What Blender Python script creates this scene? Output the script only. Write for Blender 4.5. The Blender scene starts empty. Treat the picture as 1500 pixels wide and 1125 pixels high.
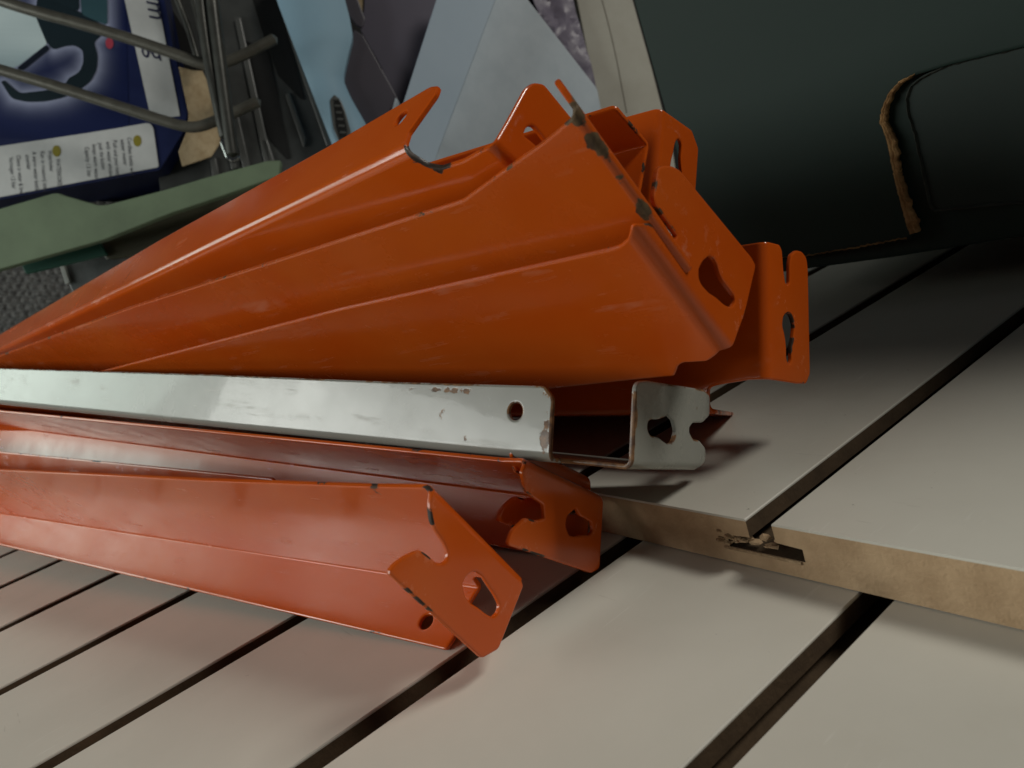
import bpy, bmesh, math, random
from mathutils import Vector, Matrix, noise
from mathutils.geometry import delaunay_2d_cdt
random.seed(7)
S = bpy.context.scene
COL = S.collection

# ------------------------------------------------------------------ camera
cam_data = bpy.data.cameras.new("camera")
cam = bpy.data.objects.new("camera", cam_data)
COL.objects.link(cam)
S.camera = cam
cam.matrix_world = Matrix((
    (0.57781060, -0.00417891, 0.81616018, 0.05326668),
    (0.75996682, 0.36741980, -0.53614655, -0.17839069),
    (-0.29763291, 0.93004582, 0.21547488, 0.13708066),
    (0, 0, 0, 1)))
cam_data.sensor_width = 36.0
cam_data.lens = 27.456
cam_data.clip_start = 0.005
cam_data.clip_end = 60
cam_data.dof.use_dof = True
cam_data.dof.focus_distance = 0.30
cam_data.dof.aperture_fstop = 22

# ------------------------------------------------------------------ light
W = bpy.data.worlds.new("World")
S.world = W
W.use_nodes = True
W.node_tree.nodes["Background"].inputs[0].default_value = (0.86, 0.95, 1.0, 1)
W.node_tree.nodes["Background"].inputs[1].default_value = 0.03

def area(name, loc, target, sx, sy, power, color):
    d = bpy.data.lights.new(name, 'AREA')
    d.shape = 'RECTANGLE'; d.size = sx; d.size_y = sy; d.energy = power; d.color = color
    o = bpy.data.objects.new(name, d)
    COL.objects.link(o)
    o.location = loc
    o.rotation_euler = (Vector(target) - Vector(loc)).to_track_quat('-Z', 'Y').to_euler()
    return o
area("window_light", (-2.05, -1.00, 0.66), (-0.3, -0.05, 0.08), 0.9, 0.5, 5, (0.86, 1.0, 0.90))
area("hatch_light", (0.95, 0.88, 1.45), (-0.15, 0.0, 0.05), 0.5, 0.4, 18, (1.0, 0.96, 0.87))
area("side_fill", (-1.00, -1.65, 0.60), (-0.15, -0.05, 0.05), 1.3, 0.6, 21, (0.97, 1.0, 0.94))  # soft fill added to lift the front beam and left boards

S.view_settings.view_transform = 'Standard'
S.view_settings.look = 'None'
S.view_settings.exposure = -0.08
S.view_settings.gamma = 1.0
S.view_settings.use_curve_mapping = False
S.cycles.use_denoising = True
S.cycles.max_bounces = 8

# ------------------------------------------------------------------ materials
def mat(name, col, rough=0.5, metal=0.0, spec=0.5, coat=0.0, coat_rough=0.1, bump=None, mottled=None,
        trans=0.0, rough_var=0.0):
    m = bpy.data.materials.new(name)
    m.use_nodes = True
    nt = m.node_tree
    b = nt.nodes["Principled BSDF"]
    b.inputs["Base Color"].default_value = (*col, 1)
    b.inputs["Roughness"].default_value = rough
    b.inputs["Metallic"].default_value = metal
    b.inputs["Specular IOR Level"].default_value = spec
    b.inputs["Specular IOR Level"].default_value = .38
    b.inputs["Coat Weight"].default_value = coat
    b.inputs["Coat Roughness"].default_value = coat_rough
    b.inputs["Transmission Weight"].default_value = trans
    tc = nt.nodes.new("ShaderNodeTexCoord")
    if bump:
        sc, st, dist = bump
        n = nt.nodes.new("ShaderNodeTexNoise"); n.inputs["Scale"].default_value = sc; n.inputs["Detail"].default_value = 4
        nt.links.new(tc.outputs["Object"], n.inputs["Vector"])
        bp = nt.nodes.new("ShaderNodeBump"); bp.inputs["Strength"].default_value = st; bp.inputs["Distance"].default_value = dist
        nt.links.new(n.outputs["Fac"], bp.inputs["Height"]); nt.links.new(bp.outputs["Normal"], b.inputs["Normal"])
    if mottled:
        sc, col2, lo, hi = mottled
        n = nt.nodes.new("ShaderNodeTexNoise"); n.inputs["Scale"].default_value = sc; n.inputs["Detail"].default_value = 6
        n.inputs["Roughness"].default_value = 0.6
        nt.links.new(tc.outputs["Object"], n.inputs["Vector"])
        mr = nt.nodes.new("ShaderNodeMapRange"); mr.inputs[1].default_value = lo; mr.inputs[2].default_value = hi
        nt.links.new(n.outputs["Fac"], mr.inputs[0])
        mx = nt.nodes.new("ShaderNodeMix"); mx.data_type = 'RGBA'
        mx.inputs["A"].default_value = (*col, 1); mx.inputs["B"].default_value = (*col2, 1)
        nt.links.new(mr.outputs[0], mx.inputs["Factor"]); nt.links.new(mx.outputs["Result"], b.inputs["Base Color"])
        if rough_var:
            mr2 = nt.nodes.new("ShaderNodeMapRange"); mr2.inputs[1].default_value = 0.3; mr2.inputs[2].default_value = 0.7
            mr2.inputs[3].default_value = rough - rough_var; mr2.inputs[4].default_value = rough + rough_var
            nt.links.new(n.outputs["Fac"], mr2.inputs[0]); nt.links.new(mr2.outputs[0], b.inputs["Roughness"])
    return m

def paint(name, base, faded, rough, chip, scuff, chip_amount, seed, coat=0.10):
    """stove enamel on sheet steel: slow colour drift, scuffs, chips that sit on the worn cut edges"""
    m = bpy.data.materials.new(name); m.use_nodes = True
    nt = m.node_tree; N = nt.nodes; L = nt.links
    b = N["Principled BSDF"]
    tc = N.new("ShaderNodeTexCoord")
    mp = N.new("ShaderNodeMapping"); mp.inputs["Location"].default_value = (seed, seed * .37, seed * .71)
    L.new(tc.outputs["Object"], mp.inputs["Vector"])
    def nz(scale, det=5, rg=.6, vec=None):
        n = N.new("ShaderNodeTexNoise"); n.inputs["Scale"].default_value = scale; n.inputs["Detail"].default_value = det
        n.inputs["Roughness"].default_value = rg
        L.new((vec or mp).outputs[0], n.inputs["Vector"]); return n
    def rng(src, a, c, lo=0., hi=1.):
        r = N.new("ShaderNodeMapRange"); r.inputs[1].default_value = a; r.inputs[2].default_value = c
        r.inputs[3].default_value = lo; r.inputs[4].default_value = hi
        L.new(src, r.inputs[0]); return r.outputs[0]
    def mix(f, A, B):
        x = N.new("ShaderNodeMix"); x.data_type = 'RGBA'
        L.new(f, x.inputs["Factor"])
        for v, k in ((A, "A"), (B, "B")):
            if isinstance(v, tuple): x.inputs[k].default_value = (*v, 1)
            else: L.new(v, x.inputs[k])
        return x.outputs["Result"]
    def math_(op, a, c):
        x = N.new("ShaderNodeMath"); x.operation = op
        for i, v in enumerate((a, c)):
            if isinstance(v, (int, float)): x.inputs[i].default_value = v
            else: L.new(v, x.inputs[i])
        return x.outputs[0]
    drift = nz(14, 3)
    c0 = mix(rng(drift.outputs["Fac"], .38, .68), base, faded)
    st = N.new("ShaderNodeMapping"); st.inputs["Scale"].default_value = (16, 190, 190); st.inputs["Rotation"].default_value = (0.3, .25, .5)
    L.new(mp.outputs[0], st.inputs["Vector"])
    streak = nz(1.0, 6, .7, st)
    patch = nz(38, 4)
    sc = math_('MULTIPLY', rng(streak.outputs["Fac"], .54, .66), rng(patch.outputs["Fac"], .52, .64))
    c1 = mix(math_('MULTIPLY', sc, .24), c0, scuff)
    at = N.new("ShaderNodeAttribute"); at.attribute_name = "rim"
    cn = nz(170, 4, .65); cn2 = nz(45, 3)
    edge = math_('MULTIPLY', at.outputs["Fac"], 1.0)
    ch = math_('ADD', math_('MULTIPLY', edge, chip_amount), math_('ADD', math_('MULTIPLY', cn.outputs["Fac"], .5), math_('MULTIPLY', cn2.outputs["Fac"], .75)))
    chf = rng(ch, .90, .93)
    rust = mix(rng(nz(260, 3).outputs["Fac"], .4, .6), chip, (chip[0] * .35, chip[1] * .3, chip[2] * .3))
    c2 = mix(chf, c1, rust)
    L.new(c2, b.inputs["Base Color"])
    rv = rng(nz(30, 5, .7).outputs["Fac"], .3, .7, rough - .05, rough + .09)
    rr = math_('ADD', rv, math_('MULTIPLY', chf, .35))
    rr = math_('ADD', rr, math_('MULTIPLY', sc, .2))
    L.new(rr, b.inputs["Roughness"])
    b.inputs["Specular IOR Level"].default_value = .38
    b.inputs["Coat Weight"].default_value = coat
    b.inputs["Coat Roughness"].default_value = .05
    bp = N.new("ShaderNodeBump"); bp.inputs["Strength"].default_value = .12; bp.inputs["Distance"].default_value = .0006
    peel = nz(420, 2, .5); wav = nz(55, 2, .5)
    hgt = math_('ADD', math_('MULTIPLY', peel.outputs["Fac"], .12), math_('ADD', math_('MULTIPLY', wav.outputs["Fac"], .8), math_('MULTIPLY', chf, -.6)))
    L.new(hgt, bp.inputs["Height"]); L.new(bp.outputs["Normal"], b.inputs["Normal"])
    L.new(bp.outputs["Normal"], b.inputs["Coat Normal"])
    return m

def vcol(name, rough=.4):
    m = mat(name, (1, 1, 1), rough)
    nt = m.node_tree
    a = nt.nodes.new("ShaderNodeAttribute"); a.attribute_name = "print"
    nt.links.new(a.outputs["Color"], nt.nodes["Principled BSDF"].inputs["Base Color"])
    return m

M_ORANGE = paint("orange_enamel", (0.55, 0.081, 0.004), (0.58, 0.102, 0.009), .17, (0.055, .035, .022), (.62, .30, .20), .165, 0)
M_ORANGE_B = paint("orange_enamel_worn", (0.50, 0.073, 0.004), (0.53, 0.096, 0.009), .22, (0.10, .062, .03), (.62, .32, .22), .15, 3.1)
M_ORANGE_R = paint("orange_enamel_rusty_end", (0.50, 0.073, 0.004), (0.53, 0.096, 0.009), .24, (0.12, .075, .035), (.62, .32, .22), .17, 5.3)
M_GREY = paint("grey_enamel", (0.29, 0.295, 0.265), (0.255, 0.26, 0.23), .22, (0.24, .12, .045), (.30, .25, .18), .27, 7.7, .2)
M_WHITE = mat("white_laminate", (0.635, 0.615, 0.545), .42, bump=(900, .05, .0002), mottled=(7, (0.56, .54, .475), .35, .65), rough_var=.06)
def add_dirt(m):
    nt = m.node_tree; N = nt.nodes; L = nt.links; b = N["Principled BSDF"]
    src = b.inputs["Base Color"].links[0].from_socket
    tc = N.new("ShaderNodeTexCoord")
    def noise_(scale, det, sx=1, sy=1, rot=0.0, rough=.6):
        mp = N.new("ShaderNodeMapping"); mp.inputs["Scale"].default_value = (sx, sy, 1); mp.inputs["Rotation"].default_value = (0, 0, rot)
        L.new(tc.outputs["Object"], mp.inputs["Vector"])
        n = N.new("ShaderNodeTexNoise"); n.inputs["Scale"].default_value = scale; n.inputs["Detail"].default_value = det; n.inputs["Roughness"].default_value = rough
        L.new(mp.outputs[0], n.inputs["Vector"]); return n.outputs["Fac"]
    def rg(v, a, c, o=1.0):
        r = N.new("ShaderNodeMapRange"); r.inputs[1].default_value = a; r.inputs[2].default_value = c; r.inputs[4].default_value = o
        L.new(v, r.inputs[0]); return r.outputs[0]
    def mul(a, c):
        x = N.new("ShaderNodeMath"); x.operation = 'MULTIPLY'; L.new(a, x.inputs[0]); L.new(c, x.inputs[1]); return x.outputs[0]
    def over(fac, col, below):
        x = N.new("ShaderNodeMix"); x.data_type = 'RGBA'; L.new(fac, x.inputs["Factor"]); L.new(below, x.inputs["A"]); x.inputs["B"].default_value = (*col, 1); return x.outputs["Result"]
    stain = mul(rg(noise_(16, 5), .52, .75, .30), rg(noise_(4.5, 3), .45, .62))
    c = over(stain, (.42, .36, .28), src)
    scr = mul(rg(noise_(9, 2, 70, 4, .5, .5), .67, .71, .22), rg(noise_(30, 3), .52, .60))
    c = over(scr, (.78, .77, .72), c)
    scr2 = mul(rg(noise_(8, 2, 5, 80, -.35, .5), .675, .71, .35), rg(noise_(26, 3), .54, .62))
    c = over(scr2, (.36, .33, .28), c)
    speck = rg(noise_(420, 2, rough=.5), .745, .775, .7)
    c = over(mul(speck, rg(noise_(22, 2), .5, .65)), (.10, .08, .06), c)
    L.new(c, b.inputs["Base Color"])
add_dirt(M_WHITE)
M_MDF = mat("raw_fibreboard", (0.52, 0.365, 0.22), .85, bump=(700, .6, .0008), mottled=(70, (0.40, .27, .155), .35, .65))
M_MDF_D = mat("groove_shade_fibreboard", (0.10, 0.064, 0.035), .9, bump=(500, .5, .0006), mottled=(80, (0.07, .045, .025), .35, .65))  # groove faces only, their shade put into a darker fibreboard colour
M_FIBRE = mat("torn_fibre", (0.50, 0.36, 0.22), .95, bump=(900, .8, .001), mottled=(300, (0.30, .20, .11), .35, .6))
M_GREENBOX = mat("dark_green_card", (0.006, 0.0205, 0.0155), .68, spec=.25, bump=(260, .05, .0003), mottled=(60, (0.0066, .0215, .0163), .3, .7))
M_GREENFLAP = mat("dark_grey_green_card", (0.013, 0.025, 0.021), .68, spec=.3, bump=(260, .05, .0003), mottled=(60, (0.0142, .027, .0225), .3, .7))
M_CARDEDGE = mat("torn_brown_card", (0.44, 0.26, 0.11), .9, bump=(600, .8, .001), mottled=(120, (0.24, .13, .05), .4, .62))
M_NAVY = mat("navy_print", (0.007, 0.013, 0.062), .4, mottled=(30, (0.009, .016, .07), .4, .6))
M_LABEL = mat("white_label", (0.50, 0.52, 0.52), .6, bump=(300, .1, .0003), mottled=(25, (0.44, .46, .46), .35, .65))
M_INK = mat("black_ink", (0.02, 0.02, 0.03), .5)
M_INKBLUE = mat("navy_ink", (0.02, 0.022, 0.06), .5)
M_OVAL = mat("olive_print", (0.22, 0.19, 0.02), .5)
M_PRINT = vcol("colour_print", .35)
M_BEIGE = mat("torn_beige_card", (0.40, 0.31, 0.19), .9, bump=(200, .5, .002), mottled=(40, (0.27, .19, .10), .42, .68))
M_WIRE = mat("grey_coated_wire", (0.12, 0.118, 0.10), .38, .35, bump=(200, .15, .0005), mottled=(60, (0.085, .083, .07), .4, .65))
M_WIRE_D = mat("dark_coated_wire", (0.065, 0.067, 0.06), .35, .35, bump=(200, .15, .0005), mottled=(60, (0.045, .046, .042), .4, .65))
M_CHROME = mat("bright_metal", (0.5, 0.5, 0.5), .18, 1.0)
M_DPLASTIC = mat("dark_grey_plastic", (0.065, 0.068, 0.066), .35, bump=(40, .1, .001), mottled=(20, (0.045, .047, .046), .4, .65))
M_RIB = mat("grey_plastic_rib", (0.085, 0.087, 0.083), .3)
M_BLACK = mat("black_gap", (0.004, 0.004, 0.004), .8)
M_SAGE = mat("sage_green_paint", (0.155, 0.215, 0.135), .6, bump=(200, .1, .0005), mottled=(14, (0.12, .165, .105), .35, .65))
M_OLIVE = mat("dark_olive_board", (0.05, 0.05, 0.028), .6, mottled=(14, (0.04, .043, .028), .35, .65))
M_TEAL = mat("teal_plastic", (0.02, 0.09, 0.065), .5)
M_CLEAR = mat("smoky_plastic_film", (0.12, 0.13, 0.13), .25, bump=(40, .3, .002), mottled=(30, (0.08, .09, .09), .4, .6))
M_CLEARRIB = mat("clear_plastic_edge", (0.34, 0.36, 0.34), .3)
M_WOOL = mat("grey_wool", (0.13, 0.13, 0.125), .95, bump=(700, .8, .002), mottled=(160, (0.055, .055, .055), .38, .62))
M_BLUE = mat("pale_blue_plastic", (0.27, 0.43, 0.54), .6, bump=(300, .05, .0004), mottled=(10, (0.25, .41, .53), .35, .65))
M_PLUM = mat("plum_grey_card", (0.105, 0.095, 0.125), .35, mottled=(8, (0.095, .088, .118), .35, .65))
M_PLUM2 = mat("dark_plum_card", (0.062, 0.055, 0.070), .4, mottled=(8, (0.055, .05, .063), .35, .65))
M_BLUEGREY = mat("blue_grey_sheet", (0.33, 0.40, 0.47), .4, mottled=(10, (0.31, .38, .45), .35, .65))
M_PALE = mat("pale_silver_sheet", (0.40, 0.455, 0.50), .42, 0, bump=(70, .12, .0012), mottled=(24, (0.36, .415, .46), .4, .62), rough_var=.06)
M_FILM = mat("mauve_film", (0.20, 0.18, 0.235), .38, bump=(45, .35, .003), mottled=(50, (0.27, .25, .30), .50, .78))
M_CREAM = mat("cream_painted_board", (0.42, 0.41, 0.355), .6, bump=(150, .15, .0006), mottled=(22, (0.385, .37, .315), .38, .66))
M_WALL = mat("dark_carpet_lining", (0.03, 0.03, 0.03), .95, bump=(300, .6, .002))
M_FLOOR = mat("dark_rubber_floor", (0.03, 0.03, 0.03), .8, bump=(120, .4, .001))

# ------------------------------------------------------------------ helpers
def tag(o, label=None, cat=None, group=None, kind=None):
    if label: o['label'] = label
    if cat: o['category'] = cat
    if group: o['group'] = group
    if kind: o['kind'] = kind
    return o
def empty(name, M):
    o = bpy.data.objects.new(name, None); COL.objects.link(o); o.matrix_world = M
    o.empty_display_size = .02
    return o
def mobj(name, verts, faces, m, parent=None, M=None, smooth=35, attrs=None):
    me = bpy.data.meshes.new(name)
    me.from_pydata([tuple(v) for v in verts], [], faces)
    me.validate()
    me.update()
    if smooth is not None:
        for p in me.polygons: p.use_smooth = True
        me.set_sharp_from_angle(angle=math.radians(smooth))
    if attrs:
        for k, vals in attrs.items():
            if isinstance(vals[0], float):
                a = me.attributes.new(k, 'FLOAT', 'POINT'); a.data.foreach_set("value", vals)
            else:
                a = me.color_attributes.new(k, 'FLOAT_COLOR', 'POINT')
                a.data.foreach_set("color", [c for v in vals for c in (*v, 1.0)])
    me.materials.append(m)
    o = bpy.data.objects.new(name, me)
    COL.objects.link(o)
    if parent is not None: o.parent = parent
    if M is not None:
        if parent is None: o.matrix_world = M
        else: o.matrix_local = M
    return o
def mx(rows): return Matrix([list(r) for r in rows] + [[0, 0, 0, 1]])
def inside(p, poly):
    x, y = p; c = False; j = len(poly) - 1
    for i in range(len(poly)):
        xi, yi = poly[i]; xj, yj = poly[j]
        if (yi > y) != (yj > y) and x < (xj - xi) * (y - yi) / (yj - yi) + xi: c = not c
        j = i
    return c
def cdt(outer, holes=(), lines=()):
    V = []; E = []
    for lp in [outer] + list(holes):
        k = len(V); V += [Vector(p) for p in lp]; E += [(k + i, k + (i + 1) % len(lp)) for i in range(len(lp))]
    for a, b in lines:
        k = len(V); V += [Vector(a), Vector(b)]; E.append((k, k + 1))
    v, e, f, *_ = delaunay_2d_cdt(V, E, [], 0, 1e-6)
    F = []
    for t in f:
        c = sum((v[i] for i in t), Vector((0, 0))) / len(t)
        if inside(c, outer) and not any(inside(c, h) for h in holes): F.append(list(t))
    used = sorted({i for t in F for i in t}); mp = {u: i for i, u in enumerate(used)}
    P = [v[u].copy() for u in used]; F = [[mp[i] for i in t] for t in F]
    for t in F:                                     # counter-clockwise
        a, b, c = (P[i] for i in t[:3])
        if (b - a).cross(c - a) < 0: t.reverse()
    return P, F
def rounded(poly, r, seg=3):
    """round the corners of a closed outline"""
    out = []; n = len(poly)
    for i in range(n):
        p = Vector(poly[i]); a = Vector(poly[i - 1]) - p; b = Vector(poly[(i + 1) % n]) - p
        k = min(r, a.length * .4, b.length * .4)
        if a.normalized().dot(b.normalized()) < -.995 or k < 1e-7: out.append(tuple(p)); continue
        A = p + a.normalized() * k; B = p + b.normalized() * k
        for s in range(seg + 1):
            t = s / seg
            out.append(tuple(A * (1 - t) ** 2 + p * 2 * t * (1 - t) + B * t * t))
    return out
def inset(poly, d):
    n = len(poly); A = sum(poly[i - 1][0] * poly[i][1] - poly[i][0] * poly[i - 1][1] for i in range(n))
    sg = 1 if A > 0 else -1; out = []
    for i in range(n):
        p = Vector(poly[i]); a = (p - Vector(poly[i - 1])); b = (Vector(poly[(i + 1) % n]) - p)
        if a.length < 1e-9 or b.length < 1e-9: out.append(tuple(p)); continue
        a.normalize(); b.normalize()
        m = Vector((-a.y - b.y, a.x + b.x)) * sg
        if m.length < 1e-6: out.append(tuple(p)); continue
        m.normalize(); c = max(.4, m.dot(Vector((-a.y, a.x)) * sg))
        out.append(tuple(p + m * (d / c)))
    return out
def plate(outer, holes=(), lines=(), t=.0018, fmap=None, rim=.35, insets=(.0005,), wear=()):
    """sheet of thickness t with softly rounded cut edges; fmap bends the flat pattern: (x,y) -> point, normal.
    Returns verts, faces, rim attribute, centre of every face in the flat pattern."""
    fmap = fmap or (lambda p: (Vector((p[0], p[1], 0)), Vector((0, 0, 1))))
    lines = list(lines)
    for d in insets:
        for lp, sg in [(outer, 1)] + [(h, -1) for h in holes]:
            q = inset(lp, d * sg)
            lines += [(q[i - 1], q[i]) for i in range(len(q))]
    for (wx, wy, rx, ry, k) in wear:                # rubbed spots need a few vertices of their own
        for q in range(-4, 5):
            lines.append(((wx + rx * q / 3, wy - ry * 1.4), (wx + rx * q / 3, wy + ry * 1.4)))
            lines.append(((wx - rx * 1.4, wy + ry * q / 3), (wx + rx * 1.4, wy + ry * q / 3)))
    P, F = cdt(outer, holes, lines)
    n = len(P)
    ec = {}
    for f in F:
        for i in range(len(f)):
            a, b = f[i], f[(i + 1) % len(f)]
            ec[(a, b)] = ec.get((a, b), 0) + 1
    bd = [(a, b) for (a, b) in ec if (b, a) not in ec]
    nx = {}
    for a, b in bd:
        d = (P[b] - P[a]); d = Vector((d.y, -d.x))
        if d.length > 0: d.normalize()
        for q in (a, b): nx[q] = nx.get(q, Vector((0, 0))) + d
    V = []; R = []; C2 = []
    pos = []
    for p in P:
        q, nn = fmap(p); pos.append((q, nn))
    for s in (1, -1):
        for i, (q, nn) in enumerate(pos):
            V.append(q + nn * (s * t / 2)); R.append(max([1.0 if i in nx else 0.0] + [k * math.exp(-((P[i].x - wx) / rx) ** 2 - ((P[i].y - wy) / ry) ** 2) + (.7 if i in nx else 0) for (wx, wy, rx, ry, k) in wear]))
    faces = [list(f) for f in F] + [[i + n for i in reversed(f)] for f in F]
    cen = [sum((P[i] for i in f), Vector((0, 0))) / len(f) for f in F]
    cen = cen + cen
    ring = {}
    for i, d in nx.items():
        if d.length > 0: d = d.normalized()
        q, nn = pos[i]
        q2, n2 = fmap(P[i] + d * min(t * rim, .0016))
        out = q2 - q
        ids = []
        eh = .5 - min(.14, .0012 / t)
        for hh, k in ((eh, .75), (0, 1.0), (-eh, .75)):
            ids.append(len(V)); V.append(q + out * k + nn * (hh * t)); R.append(R[i])
        ring[i] = [i] + ids + [i + n]
    for a, b in bd:
        ra, rb = ring[a], ring[b]
        for k in range(4):
            faces.append([ra[k], ra[k + 1], rb[k + 1], rb[k]]); cen.append((P[a] + P[b]) / 2)
    return V, faces, R, cen
def pick(V, F, R, sel):
    used = {}; nv = []; nr = []; nf = []
    for f, s in zip(F, sel):
        if not s: continue
        g = []
        for i in f:
            if i not in used: used[i] = len(nv); nv.append(V[i]); nr.append(R[i])
            g.append(used[i])
        nf.append(g)
    return nv, nf, nr
def slab(name, outline, t, m, M=None, parent=None, holes=(), z=0.0, rim=.3, r=0.0, seg=3):
    o = rounded(outline, r, seg) if r else [tuple(p) for p in outline]
    V, F, R, c = plate(o, holes, (), t, None, rim, (min(.001, t * .35),))
    V = [v + Vector((0, 0, z - t / 2)) for v in V]     # top face at height z
    return mobj(name, V, F, m, parent, M, 40, {"rim": R})
def box_bm(x0, x1, y0, y1, z0, z1):
    v = [(x, y, z) for x in (x0, x1) for y in (y0, y1) for z in (z0, z1)]
    f = [(0, 1, 3, 2), (4, 6, 7, 5), (0, 4, 5, 1), (2, 3, 7, 6), (0, 2, 6, 4), (1, 5, 7, 3)]
    return v, f
def tube(name, pts, r, m, parent, M=None, seg=14, cap=True):
    P = [Vector(p) for p in pts]
    # smooth the path
    for _ in range(2):
        Q = [P[0]]
        for a, b in zip(P, P[1:]): Q += [a.lerp(b, .25), a.lerp(b, .75)]
        Q.append(P[-1]); P = Q
    V = []; F = []; up = Vector((0, 0, 1))
    prev = None
    for i, p in enumerate(P):
        d = (P[min(i + 1, len(P) - 1)] - P[max(i - 1, 0)]).normalized()
        if prev is None: n = d.orthogonal().normalized()
        else: n = (prev - d * prev.dot(d)).normalized()
        prev = n; b = d.cross(n)
        for k in range(seg):
            a = 2 * math.pi * k / seg
            V.append(p + (n * math.cos(a) + b * math.sin(a)) * r)
    m_ = len(P)
    for i in range(m_ - 1):
        for k in range(seg):
            F.append((i * seg + k, i * seg + (k + 1) % seg, (i + 1) * seg + (k + 1) % seg, (i + 1) * seg + k))
    for e, idx in ((0, 0), (m_ - 1, (m_ - 1) * seg)):
        d = (P[0] - P[1]).normalized() if e == 0 else (P[-1] - P[-2]).normalized()
        c = len(V); V.append(P[e] + d * r * .6)
        for k in range(seg):
            a, b2 = idx + k, idx + (k + 1) % seg
            F.append((a, c, b2) if e == 0 else (a, b2, c))
    return mobj(name, V, F, m, parent, M, 50)

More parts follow.
